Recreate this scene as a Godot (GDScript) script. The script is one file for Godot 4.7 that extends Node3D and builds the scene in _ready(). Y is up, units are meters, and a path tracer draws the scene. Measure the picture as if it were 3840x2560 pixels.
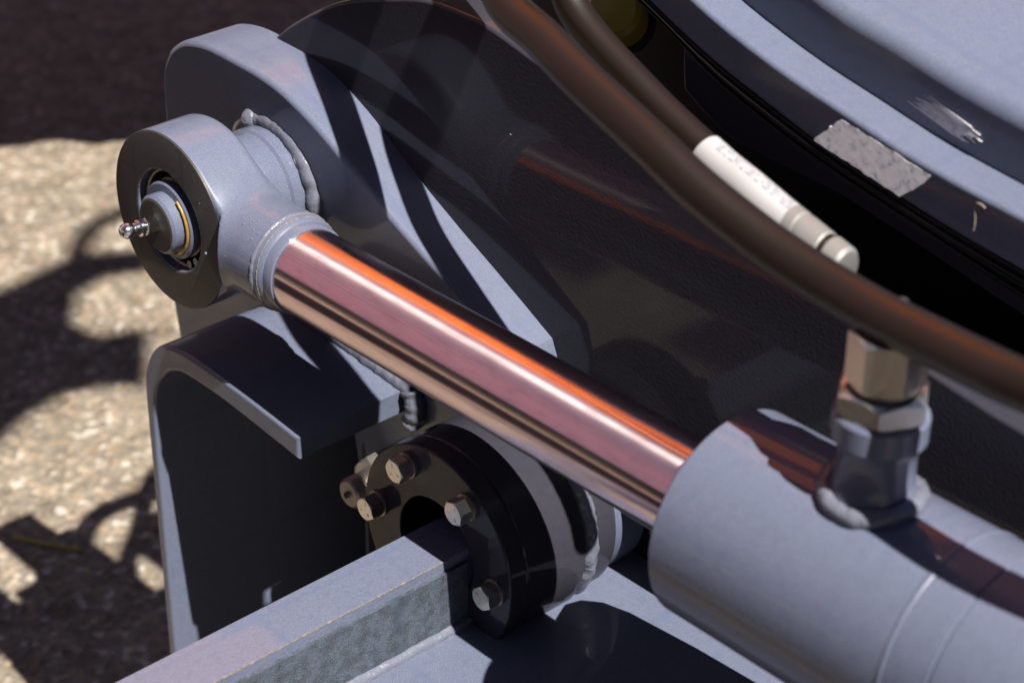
extends Node3D
# Machine axes: x along the hinge pins (away to the right), z along the piston rod (towards the lower right), y up.
# The rod's axis is x = 0, y = GH.
const GH := 0.55
var rng := RandomNumberGenerator.new()
var M := {}
var taken := {}

# ------------------------------------------------------------------ helpers: nodes
func numbered(called: String) -> String:
	var k: int = taken.get(called, 0)
	taken[called] = k + 1
	return called if k == 0 else "%s_%03d" % [called, k]

func thing(called: String, label: String, category: String, at := Vector3.ZERO, group := "") -> Node3D:
	var o := Node3D.new()
	o.name = numbered(called)
	add_child(o)
	o.position = at + Vector3(0, GH, 0)
	o.set_meta("label", label)
	o.set_meta("category", category)
	if group:
		o.set_meta("group", group)
	return o

# a mesh in machine coordinates under a thing (or a part of it); sub-parts sit under parts at the same origin
func part(called: String, mesh: Mesh, mat: Material, parent: Node3D, label := "") -> MeshInstance3D:
	var o := MeshInstance3D.new()
	o.name = called
	o.mesh = mesh
	o.material_override = mat
	parent.add_child(o, true)
	if parent.get_parent() == self:
		o.position = -(parent.position - Vector3(0, GH, 0))
	if label:
		o.set_meta("label", label)
	return o

func structure(called: String, mesh: Mesh, mat: Material) -> MeshInstance3D:
	var o := MeshInstance3D.new()
	o.name = called
	o.mesh = mesh
	o.material_override = mat
	add_child(o, true)
	o.position = Vector3(0, GH, 0)
	o.set_meta("kind", "structure")
	return o

# ------------------------------------------------------------------ helpers: shapes
class Build:
	var v := PackedVector3Array()
	var n := PackedVector3Array()
	var uv := PackedVector2Array()
	func tri(a: Vector3, b: Vector3, c: Vector3, na: Vector3, nb: Vector3, nc: Vector3, ua := Vector2.ZERO, ub := Vector2.ZERO, uc := Vector2.ZERO) -> void:
		var g := (b - a).cross(c - a)
		if g.length_squared() < 1e-22:
			return
		if g.dot(na + nb + nc) > 0.0:
			v.append_array([a, c, b]); n.append_array([na, nc, nb]); uv.append_array([ua, uc, ub])
		else:
			v.append_array([a, b, c]); n.append_array([na, nb, nc]); uv.append_array([ua, ub, uc])
	func quad(a: Vector3, b: Vector3, c: Vector3, d: Vector3, na: Vector3, nb: Vector3, nc: Vector3, nd: Vector3, ua := Vector2.ZERO, ub := Vector2.ZERO, uc := Vector2.ZERO, ud := Vector2.ZERO) -> void:
		tri(a, b, c, na, nb, nc, ua, ub, uc)
		tri(a, c, d, na, nc, nd, ua, uc, ud)
	func mesh() -> ArrayMesh:
		var arr := []
		arr.resize(Mesh.ARRAY_MAX)
		arr[Mesh.ARRAY_VERTEX] = v
		arr[Mesh.ARRAY_NORMAL] = n
		arr[Mesh.ARRAY_TEX_UV] = uv
		var m := ArrayMesh.new()
		m.add_surface_from_arrays(Mesh.PRIMITIVE_TRIANGLES, arr)
		return m

# profile: array of Vector2(radius, along); turned about `axis` through `at`
func lathe(b: Build, profile: Array, at: Vector3, axis: Vector3, segs := 48, arc := TAU, start := 0.0, crease := 32.0) -> void:
	axis = axis.normalized()
	var e1 := axis.cross(Vector3(0.31, 0.77, 0.56)).normalized()
	if absf(axis.z) > 0.9:
		e1 = Vector3.UP
	elif absf(axis.x) > 0.9:
		e1 = Vector3.UP
	elif absf(axis.y) > 0.9:
		e1 = Vector3.RIGHT
	var e2 := axis.cross(e1)
	var k := profile.size()
	var seg_n := []
	for i in k - 1:
		var d: Vector2 = profile[i + 1] - profile[i]
		seg_n.append(Vector2(d.y, -d.x).normalized())
	for i in k - 1:
		var n0: Vector2 = seg_n[i]
		var n1: Vector2 = seg_n[i]
		if i > 0 and seg_n[i].angle_to(seg_n[i - 1]) < deg_to_rad(crease) and seg_n[i].angle_to(seg_n[i - 1]) > -deg_to_rad(crease):
			n0 = (seg_n[i] + seg_n[i - 1]).normalized()
		if i < k - 2 and absf(seg_n[i].angle_to(seg_n[i + 1])) < deg_to_rad(crease):
			n1 = (seg_n[i] + seg_n[i + 1]).normalized()
		var p0: Vector2 = profile[i]
		var p1: Vector2 = profile[i + 1]
		for s in segs:
			var a0 := start + arc * s / segs
			var a1 := start + arc * (s + 1) / segs
			var d0 := e1 * cos(a0) + e2 * sin(a0)
			var d1 := e1 * cos(a1) + e2 * sin(a1)
			b.quad(at + axis * p0.y + d0 * p0.x, at + axis * p0.y + d1 * p0.x, at + axis * p1.y + d1 * p1.x, at + axis * p1.y + d0 * p1.x,
				d0 * n0.x + axis * n0.y, d1 * n0.x + axis * n0.y, d1 * n1.x + axis * n1.y, d0 * n1.x + axis * n1.y,
				Vector2(a0 / TAU, p0.y * 5.0), Vector2(a1 / TAU, p0.y * 5.0), Vector2(a1 / TAU, p1.y * 5.0), Vector2(a0 / TAU, p1.y * 5.0))

func turned(profile: Array, at: Vector3, axis: Vector3, segs := 48, crease := 32.0) -> ArrayMesh:
	var b := Build.new()
	lathe(b, profile, at, axis, segs, TAU, 0.0, crease)
	return b.mesh()

# a plate: polygon in a plane, pushed along `axis` from `from` to `to`, edges rounded by `bev`. map: (u, v, w) -> world, w along the axis
func slab(b: Build, poly: Array, w0: float, w1: float, bev: float, map: Callable, hole := [], crease := 35.0, steps := 3) -> void:
	for ring in ([poly] if hole.is_empty() else [poly, hole]):
		var k: int = ring.size()
		var area := 0.0
		for i in k:
			area += ring[i].cross(ring[(i + 1) % k])
		var sgn := 1.0 if area > 0.0 else -1.0
		if ring == hole and not hole.is_empty():
			sgn = -sgn
		var en := []
		for i in k:
			var d: Vector2 = (ring[(i + 1) % k] - ring[i]).normalized()
			en.append(Vector2(d.y, -d.x) * sgn)
		var vn := []
		var mit := []
		for i in k:
			var m: Vector2 = (en[i] + en[(i + k - 1) % k])
			m = m.normalized()
			vn.append(m)
			mit.append(m / maxf(0.4, m.dot(en[i])))
		var layers := []
		for s in steps + 1:
			var t := PI * 0.5 * s / steps
			layers.append([w0 + bev * (1.0 - sin(t)), bev * (1.0 - cos(t)), sin(t)])
		layers.reverse()
		# layers: [w, inset, axial share]; first w0 side from face to side
		var all := []
		for l in layers:
			all.append([l[0], l[1], -l[2]])
		for i in layers.size():
			var l = layers[layers.size() - 1 - i]
			all.append([w1 - (l[0] - w0), l[1], l[2]])
		for j in all.size() - 1:
			for i in k:
				var i2: int = (i + 1) % k
				var smooth0: bool = absf(en[i].angle_to(en[(i + k - 1) % k])) < deg_to_rad(crease)
				var smooth1: bool = absf(en[i].angle_to(en[i2])) < deg_to_rad(crease)
				var n0: Vector2 = vn[i] if smooth0 else en[i]
				var n1: Vector2 = vn[i2] if smooth1 else en[i]
				var pts := []
				var nor := []
				for c in [[i, j, n0], [i2, j, n1], [i2, j + 1, n1], [i, j + 1, n0]]:
					var l = all[c[1]]
					var p: Vector2 = ring[c[0]] - mit[c[0]] * l[1]
					pts.append(map.call(p.x, p.y, l[0]))
					var sx: float = sqrt(maxf(0.0, 1.0 - l[2] * l[2]))
					var o: Vector3 = map.call(0.0, 0.0, 0.0)
					nor.append((map.call(c[2].x * sx, c[2].y * sx, l[2]) - o).normalized())
				b.quad(pts[0], pts[1], pts[2], pts[3], nor[0], nor[1], nor[2], nor[3])
	# caps
	var inset := func(ring: Array, flip: bool) -> PackedVector2Array:
		var k: int = ring.size()
		var area := 0.0
		for i in k:
			area += ring[i].cross(ring[(i + 1) % k])
		var sgn := 1.0 if area > 0.0 else -1.0
		if flip:
			sgn = -sgn
		var out := PackedVector2Array()
		for i in k:
			var d0: Vector2 = (ring[i] - ring[(i + k - 1) % k]).normalized()
			var d1: Vector2 = (ring[(i + 1) % k] - ring[i]).normalized()
			var a := Vector2(d0.y, -d0.x) * sgn
			var c := Vector2(d1.y, -d1.x) * sgn
			var m := (a + c).normalized()
			out.append(ring[i] - m / maxf(0.4, m.dot(c)) * bev)
		return out
	var o3: Vector3 = map.call(0.0, 0.0, 0.0)
	var up: Vector3 = (map.call(1.0, 0.0, 0.0) - o3).cross(map.call(0.0, 1.0, 0.0) - o3).normalized()
	if up.dot(map.call(0.0, 0.0, 1.0) - o3) < 0.0:
		up = -up
	var outer: PackedVector2Array = inset.call(poly, false)
	if hole.is_empty():
		var idx := Geometry2D.triangulate_polygon(outer)
		for t in range(0, idx.size(), 3):
			for w in [[w0, -up], [w1, up]]:
				var q := []
				for c in 3:
					var p: Vector2 = outer[idx[t + c]]
					q.append(map.call(p.x, p.y, w[0]))
				b.tri(q[0], q[1], q[2], w[1], w[1], w[1])
	else:
		# hole with the same number of corners as the outline
		var inner: PackedVector2Array = inset.call(hole, true)
		var k := outer.size()
		for i in k:
			var i2 := (i + 1) % k
			for w in [[w0, -up], [w1, up]]:
				b.quad(map.call(outer[i].x, outer[i].y, w[0]), map.call(outer[i2].x, outer[i2].y, w[0]), map.call(inner[i2].x, inner[i2].y, w[0]), map.call(inner[i].x, inner[i].y, w[0]), w[1], w[1], w[1], w[1])

# (z, y) outline pushed along x
func zy(u: float, v: float, w: float) -> Vector3:
	return Vector3(w, v, u)

func plate_x(poly: Array, x0: float, x1: float, bev := 0.0015, hole := [], crease := 35.0) -> ArrayMesh:
	var b := Build.new()
	slab(b, poly, x0, x1, bev, zy, hole, crease)
	return b.mesh()

# (x, y) outline pushed along z
func plate_z(poly: Array, z0: float, z1: float, bev := 0.0015) -> ArrayMesh:
	var b := Build.new()
	slab(b, poly, z0, z1, bev, func(u: float, v: float, w: float) -> Vector3: return Vector3(u, v, w))
	return b.mesh()

# (x, z) outline pushed along y
func plate_y(poly: Array, y0: float, y1: float, bev := 0.0015) -> ArrayMesh:
	var b := Build.new()
	slab(b, poly, y0, y1, bev, func(u: float, v: float, w: float) -> Vector3: return Vector3(u, w, v))
	return b.mesh()

func box_poly(a0: float, b0: float, a1: float, b1: float) -> Array:
	return [Vector2(a0, b0), Vector2(a1, b0), Vector2(a1, b1), Vector2(a0, b1)]

# smooth outline through points (Catmull-Rom); open unless closed
func spline2(pts: Array, per := 6, closed := false) -> Array:
	var out := []
	var k := pts.size()
	for i in (k if closed else k - 1):
		var p0: Vector2 = pts[(i + k - 1) % k] if closed or i > 0 else pts[0]
		var p1: Vector2 = pts[i]
		var p2: Vector2 = pts[(i + 1) % k]
		var p3: Vector2 = pts[(i + 2) % k] if closed or i + 2 < k else pts[k - 1]
		for s in per:
			out.append(p1.cubic_interpolate(p2, p0, p3, float(s) / per))
	if not closed:
		out.append(pts[k - 1])
	return out

func spline3(pts: Array, per := 8) -> Array:
	var out := []
	var k := pts.size()
	for i in k - 1:
		var p0: Vector3 = pts[maxi(i - 1, 0)]
		var p3: Vector3 = pts[mini(i + 2, k - 1)]
		for s in per:
			out.append(pts[i].cubic_interpolate(pts[i + 1], p0, p3, float(s) / per))
	out.append(pts[k - 1])
	return out

# round tube along a path; radius(i, angle) gives lumps
func tube(b: Build, path: Array, radius: Callable, segs := 20, closed := false, caps := true) -> void:
	var k := path.size()
	var tang := []
	for i in k:
		var a: Vector3 = path[(i + k - 1) % k] if closed or i > 0 else path[0]
		var c: Vector3 = path[(i + 1) % k] if closed or i < k - 1 else path[k - 1]
		tang.append((c - a).normalized())
	var e: Vector3 = tang[0].cross(Vector3(0.2, 0.9, 0.37)).normalized()
	var rings := []
	var run := 0.0
	for i in k:
		e = (e - tang[i] * e.dot(tang[i])).normalized()
		var f: Vector3 = tang[i].cross(e)
		if i > 0:
			run += path[i].distance_to(path[i - 1])
		var row := []
		for s in segs + 1:
			var a := TAU * (s % segs) / segs
			var d: Vector3 = e * cos(a) + f * sin(a)
			row.append(path[i] + d * radius.call(i, a))
		rings.append([row, run])
	var nor := []
	for i in k:
		var row := []
		var ia := (i + k - 1) % k if closed or i > 0 else 0
		var ib := (i + 1) % k if closed or i < k - 1 else k - 1
		for s in segs + 1:
			var dv: Vector3 = rings[ib][0][s] - rings[ia][0][s]
			var du: Vector3 = rings[i][0][(s + 1) % segs] - rings[i][0][(s + segs - 1) % segs]
			var q: Vector3 = dv.cross(du).normalized()
			if q.dot(rings[i][0][s] - path[i]) < 0.0:
				q = -q
			row.append(q)
		nor.append(row)
	for i in (k if closed else k - 1):
		var j := (i + 1) % k
		for s in segs:
			b.quad(rings[i][0][s], rings[i][0][s + 1], rings[j][0][s + 1], rings[j][0][s], nor[i][s], nor[i][s + 1], nor[j][s + 1], nor[j][s],
				Vector2(float(s) / segs, rings[i][1] * 10.0), Vector2(float(s + 1) / segs, rings[i][1] * 10.0), Vector2(float(s + 1) / segs, rings[j][1] * 10.0), Vector2(float(s) / segs, rings[j][1] * 10.0))
	if caps and not closed:
		for c in [[0, -1.0], [k - 1, 1.0]]:
			for s in segs:
				var q: Vector3 = tang[c[0]] * c[1]
				b.tri(path[c[0]], rings[c[0]][0][s], rings[c[0]][0][s + 1], q, q, q)

func pipe(path: Array, r: float, segs := 24) -> ArrayMesh:
	var b := Build.new()
	tube(b, path, func(_i: int, _a: float) -> float: return r, segs)
	return b.mesh()

# a weld bead: lumpy ripples along a path
func weld(path: Array, r: float, closed := false, seed_n := 1, ripple := 0.13) -> ArrayMesh:
	var nz := FastNoiseLite.new()
	nz.seed = seed_n
	nz.frequency = 0.16
	var b := Build.new()
	var k := path.size()
	tube(b, path, func(i: int, a: float) -> float:
		var t := float(i % k)
		return r * (1.0 + ripple * sin(t * 1.55) + 0.22 * nz.get_noise_2d(t * 1.2, cos(a) * 5.0)), 14, closed)
	return b.mesh()

func circle_path(at: Vector3, e1: Vector3, e2: Vector3, r: float, n: int, a0 := 0.0, a1 := TAU) -> Array:
	var out := []
	var whole := absf(a1 - a0 - TAU) < 0.001
	for i in (n if whole else n + 1):
		var a := a0 + (a1 - a0) * i / n
		out.append(at + e1 * cos(a) * r + e2 * sin(a) * r)
	return out

func circle2(c: Vector2, r: float, n: int) -> Array:
	var out := []
	for i in n:
		out.append(c + Vector2(cos(TAU * i / n), sin(TAU * i / n)) * r)
	return out

# hexagon head or nut along an axis, both ends chamfered to a circle; local: base at 0, top at h along +axis
func hex_prism(b: Build, at: Vector3, axis: Vector3, flats: float, h: float, turn := 0.0, cham := 0.12, bottom := false) -> void:
	axis = axis.normalized()
	var e1 := Vector3.UP if absf(axis.y) < 0.9 else Vector3.RIGHT
	e1 = (e1 - axis * e1.dot(axis)).normalized()
	var e2 := axis.cross(e1)
	var rc := flats / sqrt(3.0)
	var n := 60
	var ri := flats * 0.5
	# height at which the 30 degree chamfer cone meets the flats, per angle
	var ring := func(k: int, top: bool) -> Array:
		var a := turn + TAU * k / n
		var loc := fposmod(a - turn, PI / 3.0) - PI / 6.0
		var r := ri / cos(loc)
		var drop: float = (r - ri) * 0.577 + flats * 0.012
		return [a, r, h - drop if top else (drop if bottom else 0.0)]
	for k in n:
		var p = ring.call(k, true)
		var q = ring.call(k + 1, true)
		var p0 = ring.call(k, false)
		var q0 = ring.call(k + 1, false)
		var face := turn + (floorf(float(k) / 10.0) + 0.5) * PI / 3.0
		var nf := e1 * cos(face) + e2 * sin(face)
		var at_a: Vector3 = e1 * cos(p[0]) + e2 * sin(p[0])
		var at_b: Vector3 = e1 * cos(q[0]) + e2 * sin(q[0])
		if k % 10 == 9:
			q[1] = rc; q[2] = h - ((rc - ri) * 0.577 + flats * 0.012)
		var A: Vector3 = at + at_a * p[1] + axis * p[2]
		var B: Vector3 = at + at_b * q[1] + axis * q[2]
		b.quad(at + at_a * p0[1] + axis * p0[2], at + at_b * q0[1] + axis * q0[2], B, A, nf, nf, nf, nf)
		var rt := ri * 0.97
		var C: Vector3 = at + at_a * rt + axis * h
		var D: Vector3 = at + at_b * rt + axis * h
		var na := (at_a * 0.5 + axis * 0.866)
		var nb := (at_b * 0.5 + axis * 0.866)
		b.quad(A, B, D, C, na, nb, nb, na)
		b.tri(at + axis * h, C, D, axis, axis, axis)
		if bottom:
			b.quad(at + at_a * p0[1] + axis * p0[2], at + at_b * q0[1] + axis * q0[2], at + at_b * rt, at + at_a * rt, -na, -nb, -nb, -na)

# surface nets of a distance field
func nets(lo: Vector3, hi: Vector3, h: float, f: Callable) -> ArrayMesh:
	var nx := int((hi.x - lo.x) / h) + 1
	var ny := int((hi.y - lo.y) / h) + 1
	var nz := int((hi.z - lo.z) / h) + 1
	var d := PackedFloat32Array()
	d.resize(nx * ny * nz)
	var at := 0
	for k in nz:
		for j in ny:
			for i in nx:
				d[at] = f.call(Vector3(lo.x + i * h, lo.y + j * h, lo.z + k * h))
				at += 1
	var sx := 1
	var sy := nx
	var sz := nx * ny
	var off := [0, sx, sy, sx + sy, sz, sx + sz, sy + sz, sx + sy + sz]
	var edges := [[0, 1], [2, 3], [4, 5], [6, 7], [0, 2], [1, 3], [4, 6], [5, 7], [0, 4], [1, 5], [2, 6], [3, 7]]
	var corner := [Vector3(0, 0, 0), Vector3(1, 0, 0), Vector3(0, 1, 0), Vector3(1, 1, 0), Vector3(0, 0, 1), Vector3(1, 0, 1), Vector3(0, 1, 1), Vector3(1, 1, 1)]
	var cell := {}
	var verts := PackedVector3Array()
	for k in nz - 1:
		for j in ny - 1:
			for i in nx - 1:
				var b0 := i + j * sy + k * sz
				var mask := 0
				for c in 8:
					if d[b0 + off[c]] < 0.0:
						mask |= 1 << c
				if mask == 0 or mask == 255:
					continue
				var sum := Vector3.ZERO
				var cnt := 0
				for e in edges:
					var a := d[b0 + off[e[0]]]
					var bb := d[b0 + off[e[1]]]
					if (a < 0.0) != (bb < 0.0):
						sum += corner[e[0]].lerp(corner[e[1]], a / (a - bb))
						cnt += 1
				cell[b0] = verts.size()
				verts.append(lo + (Vector3(i, j, k) + sum / cnt) * h)
	var nor := PackedVector3Array()
	nor.resize(verts.size())
	var q := h * 0.35
	for i in verts.size():
		for it in 2:
			var p := verts[i]
			var g := Vector3(f.call(p + Vector3(q, 0, 0)) - f.call(p - Vector3(q, 0, 0)), f.call(p + Vector3(0, q, 0)) - f.call(p - Vector3(0, q, 0)), f.call(p + Vector3(0, 0, q)) - f.call(p - Vector3(0, 0, q)))
			nor[i] = g.normalized()
			if it == 0:
				verts[i] = p - nor[i] * clampf(f.call(p), -h * 0.6, h * 0.6)
	var b := Build.new()
	for b0 in cell:
		for ax in [[sx, sy, sz], [sy, sz, sx], [sz, sx, sy]]:
			if b0 + ax[0] >= d.size():
				continue
			var a := d[b0]
			var c := d[b0 + ax[0]]
			if (a < 0.0) == (c < 0.0):
				continue
			var ids := [b0, b0 - ax[1], b0 - ax[1] - ax[2], b0 - ax[2]]
			var ok := true
			for x in ids:
				ok = ok and cell.has(x)
			if ok:
				var w := []
				for x in ids:
					w.append(cell[x])
				b.quad(verts[w[0]], verts[w[1]], verts[w[2]], verts[w[3]], nor[w[0]], nor[w[1]], nor[w[2]], nor[w[3]])
	return b.mesh()

# ------------------------------------------------------------------ helpers: materials
func lin(r: float, g: float, b: float) -> Color:
	return Color(r, g, b).linear_to_srgb()

func noise_tex(freq: float, octaves: int, size := 512, ramp: Gradient = null, kind := FastNoiseLite.TYPE_SIMPLEX_SMOOTH, seed_n := 3) -> NoiseTexture2D:
	var nz := FastNoiseLite.new()
	nz.noise_type = kind
	nz.frequency = freq
	nz.seed = seed_n
	nz.fractal_octaves = octaves
	var t := NoiseTexture2D.new()
	t.width = size
	t.height = size
	t.seamless = true
	t.noise = nz
	if ramp:
		t.color_ramp = ramp
	return t

func ramp(stops: Array) -> Gradient:
	var g := Gradient.new()
	var o := PackedFloat32Array()
	var c := PackedColorArray()
	for s in stops:
		o.append(s[0])
		c.append(s[1])
	g.offsets = o
	g.colors = c
	return g

func world_mapped(m: StandardMaterial3D, per_metre: float) -> void:
	m.uv1_triplanar = true
	m.uv1_world_triplanar = true
	m.uv1_scale = Vector3.ONE * per_metre

func paint(tint: Color, peel: float, rough: float, tex: Texture2D, bump: Texture2D, per_metre: float, coat := 0.38) -> StandardMaterial3D:
	var m := StandardMaterial3D.new()
	m.albedo_color = tint
	m.albedo_texture = tex
	m.roughness = rough
	m.metallic_specular = 0.36
	m.clearcoat_enabled = true
	m.clearcoat = coat
	m.clearcoat_roughness = 0.06
	m.detail_enabled = true
	m.detail_albedo = M.dust
	m.detail_blend_mode = BaseMaterial3D.BLEND_MODE_MIX
	m.uv2_triplanar = true
	m.uv2_world_triplanar = true
	m.uv2_scale = Vector3.ONE * 5.0
	m.heightmap_enabled = true
	m.heightmap_texture = bump
	m.heightmap_scale = peel
	world_mapped(m, per_metre)
	return m

func metal(tint: Color, rough: float, bump: Texture2D = null, height := 0.0, per_metre := 30.0) -> StandardMaterial3D:
	var m := StandardMaterial3D.new()
	m.albedo_color = tint
	m.metallic = 1.0
	m.roughness = rough
	if bump:
		m.heightmap_enabled = true
		m.heightmap_texture = bump
		m.heightmap_scale = height
		world_mapped(m, per_metre)
	return m

func make_materials() -> void:
	var W := Color.WHITE
	var mottled := noise_tex(0.012, 5, 1024, ramp([[0.0, Color(0.93, 0.93, 0.935)], [0.35, Color(0.98, 0.98, 0.982)], [0.55, W], [0.75, Color(0.988, 0.986, 0.984)], [1.0, Color(0.95, 0.94, 0.93)]]))
	var peel := noise_tex(0.05, 2, 512)
	var coarse := noise_tex(0.02, 3, 512, null, FastNoiseLite.TYPE_SIMPLEX_SMOOTH, 9)
	var dusty := noise_tex(0.03, 4, 512, ramp([[0.0, Color(0.35, 0.33, 0.31)], [0.5, Color(0.5, 0.48, 0.45)], [1.0, Color(0.75, 0.7, 0.62)]]))
	var ripples := noise_tex(0.03, 3, 1024, null, FastNoiseLite.TYPE_SIMPLEX_SMOOTH, 29)
	M.dust = noise_tex(0.16, 2, 1024, ramp([[0.0, Color(0.6, 0.57, 0.52, 0.0)], [0.7, Color(0.6, 0.57, 0.52, 0.0)], [0.78, Color(0.62, 0.59, 0.54, 0.45)], [1.0, Color(0.7, 0.67, 0.62, 0.8)]]), FastNoiseLite.TYPE_SIMPLEX_SMOOTH, 17)
	M.paint = paint(lin(0.078, 0.095, 0.15), 0.006, 0.42, mottled, peel, 9.0)
	M.gloss = paint(lin(0.026, 0.026, 0.036), 0.009, 0.26, mottled, ripples, 12.0, 0.42)
	M.gloss.metallic_specular = 0.12
	M.gloss.detail_enabled = false
	M.flat_paint = paint(lin(0.078, 0.095, 0.15), 0.02, 0.55, mottled, peel, 12.0, 0.5)
	M.weld = paint(lin(0.09, 0.102, 0.142), 0.03, 0.35, mottled, coarse, 40.0)
	var grime := StandardMaterial3D.new()
	grime.albedo_texture = dusty
	grime.albedo_color = lin(0.5, 0.5, 0.5)
	grime.roughness = 0.7
	world_mapped(grime, 20.0)
	M.grime = grime
	var chrome := StandardMaterial3D.new()
	chrome.albedo_color = lin(0.76, 0.6, 0.61)
	chrome.metallic = 1.0
	chrome.roughness = 0.23
	chrome.anisotropy_enabled = true
	chrome.anisotropy = -0.99
	chrome.roughness_texture = noise_tex(0.02, 4, 512, ramp([[0.0, Color(0.8, 0.8, 0.8)], [0.5, Color(0.95, 0.95, 0.95)], [1.0, W]]), FastNoiseLite.TYPE_SIMPLEX_SMOOTH, 61)
	chrome.albedo_texture = noise_tex(0.05, 5, 512, ramp([[0.0, Color(0.9, 0.88, 0.87)], [0.4, Color(0.98, 0.975, 0.975)], [1.0, W]]), FastNoiseLite.TYPE_SIMPLEX_SMOOTH, 62)
	chrome.uv1_scale = Vector3(1.0, 0.35, 1.0)
	M.chrome = chrome
	M.zinc = metal(lin(0.62, 0.6, 0.55), 0.3, coarse, 0.01, 30.0)
	M.zinc_top = metal(lin(0.6, 0.6, 0.54), 0.38, coarse, 0.03, 60.0)
	M.bright = metal(lin(0.75, 0.75, 0.75), 0.16)
	M.crimp = metal(lin(0.5, 0.5, 0.5), 0.6)
	M.crimp.metallic = 0.5
	M.crimp.albedo_color = lin(0.22, 0.22, 0.22)
	M.worn = paint(lin(0.042, 0.058, 0.085), 0.02, 0.6, noise_tex(0.02, 5, 512, ramp([[0.0, Color(0.7, 0.7, 0.7)], [0.5, Color(0.9, 0.9, 0.9)], [0.68, W], [0.74, Color(1.0, 1.0, 1.0)], [1.0, Color(0.8, 0.8, 0.8)]])), peel, 9.0, 0.3)  # scuffed side paint, darkened further to offset the sun on that face
	var dirt := StandardMaterial3D.new()
	dirt.albedo_color = lin(0.06, 0.055, 0.05)
	dirt.albedo_texture = dusty
	dirt.roughness = 0.75
	world_mapped(dirt, 45.0)
	M.dirt = dirt
	M.milled = paint(lin(0.022, 0.021, 0.025), 0.01, 0.5, mottled, peel, 20.0, 0.15)
	var grease := StandardMaterial3D.new()
	grease.albedo_color = lin(0.22, 0.13, 0.02)
	grease.roughness = 0.35
	M.grease = grease
	M.boss = paint(lin(0.078, 0.095, 0.15), 0.004, 0.24, mottled, peel, 9.0)
	M.steel = metal(lin(0.3, 0.28, 0.25), 0.45, peel, 0.02, 40.0)
	var rubber := StandardMaterial3D.new()
	rubber.albedo_color = lin(0.006, 0.0026, 0.001)
	rubber.metallic_specular = 0.5
	rubber.roughness = 0.42
	rubber.heightmap_enabled = true
	rubber.heightmap_texture = peel
	rubber.heightmap_scale = 0.01
	world_mapped(rubber, 30.0)
	M.rubber = rubber
	var seal := rubber.duplicate()
	seal.albedo_color = lin(0.01, 0.01, 0.01)
	seal.roughness = 0.5
	M.seal = seal
	var black := StandardMaterial3D.new()
	black.albedo_color = lin(0.014, 0.014, 0.016)
	black.roughness = 0.35
	M.black = black
	var orange := paint(lin(0.85, 0.2, 0.012), 0.0, 0.35, mottled, peel, 2.0, 0.6)
	M.orange = orange
	M.render = paint(lin(0.23, 0.115, 0.155), 0.0, 0.8, mottled, peel, 0.3, 0.0)
	var yellow := StandardMaterial3D.new()
	yellow.albedo_color = lin(0.3, 0.24, 0.03)
	yellow.roughness = 0.4
	M.yellow = yellow
	var paper := StandardMaterial3D.new()
	paper.albedo_color = lin(0.3, 0.3, 0.31)
	paper.albedo_texture = label_texture()
	paper.uv1_scale = Vector3(2.0, 1.6, 1)
	paper.roughness = 0.5
	M.paper = paper
	var residue := StandardMaterial3D.new()
	residue.albedo_color = lin(0.85, 0.85, 0.88)
	residue.albedo_texture = noise_tex(0.03, 4, 512, ramp([[0.0, Color(0.6, 0.6, 0.66)], [0.35, Color(0.85, 0.85, 0.88)], [1.0, Color(0.93, 0.93, 0.94)]]))
	residue.roughness = 0.9
	residue.heightmap_enabled = true
	residue.heightmap_texture = coarse
	residue.heightmap_scale = 0.006
	world_mapped(residue, 12.0)
	M.residue = residue
	# concrete of crushed stone
	var g := StandardMaterial3D.new()
	g.albedo_color = lin(0.46, 0.465, 0.48)
	g.albedo_texture = stones(0.05, true)
	g.detail_enabled = true
	g.detail_albedo = noise_tex(0.01, 5, 512, ramp([[0.0, Color(0.75, 0.72, 0.7)], [0.5, Color(0.95, 0.95, 0.95)], [1.0, W]]))
	g.detail_blend_mode = BaseMaterial3D.BLEND_MODE_MUL
	g.uv2_triplanar = true
	g.uv2_world_triplanar = true
	g.uv2_scale = Vector3.ONE * 0.7
	g.roughness = 0.9
	g.heightmap_enabled = true
	g.heightmap_texture = stones(0.05, false)
	g.heightmap_scale = 0.3
	world_mapped(g, 3.0)
	M.ground = g

func stones(freq: float, tint: bool) -> NoiseTexture2D:
	var nz := FastNoiseLite.new()
	nz.noise_type = FastNoiseLite.TYPE_CELLULAR
	nz.frequency = freq
	nz.seed = 5
	nz.cellular_jitter = 1.0
	nz.fractal_type = FastNoiseLite.FRACTAL_NONE
	nz.cellular_return_type = FastNoiseLite.RETURN_CELL_VALUE if tint else FastNoiseLite.RETURN_DISTANCE
	var t := NoiseTexture2D.new()
	t.width = 1024
	t.height = 1024
	t.seamless = true
	t.seamless_blend_skirt = 0.05
	t.noise = nz
	if tint:
		t.color_ramp = ramp([[0.0, Color(0.52, 0.48, 0.42)], [0.2, Color(0.66, 0.61, 0.53)], [0.45, Color(0.6, 0.56, 0.5)], [0.65, Color(0.74, 0.69, 0.61)], [0.8, Color(0.72, 0.63, 0.51)], [1.0, Color(0.95, 0.92, 0.87)]])
	return t

func label_texture() -> ImageTexture:
	var im := Image.create(256, 512, false, Image.FORMAT_RGB8)
	im.fill(Color(0.95, 0.95, 0.96))
	var r := RandomNumberGenerator.new()
	r.seed = 5
	for row in 9:
		var x := 40 + row * 16
		var y := 60
		while y < 440:
			var w := r.randi_range(8, 30)
			if r.randf() < 0.72:
				im.fill_rect(Rect2i(x, y, 6, w), Color(0.5, 0.52, 0.6))
			y += w + r.randi_range(6, 16)
	return ImageTexture.create_from_image(im)

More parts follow.
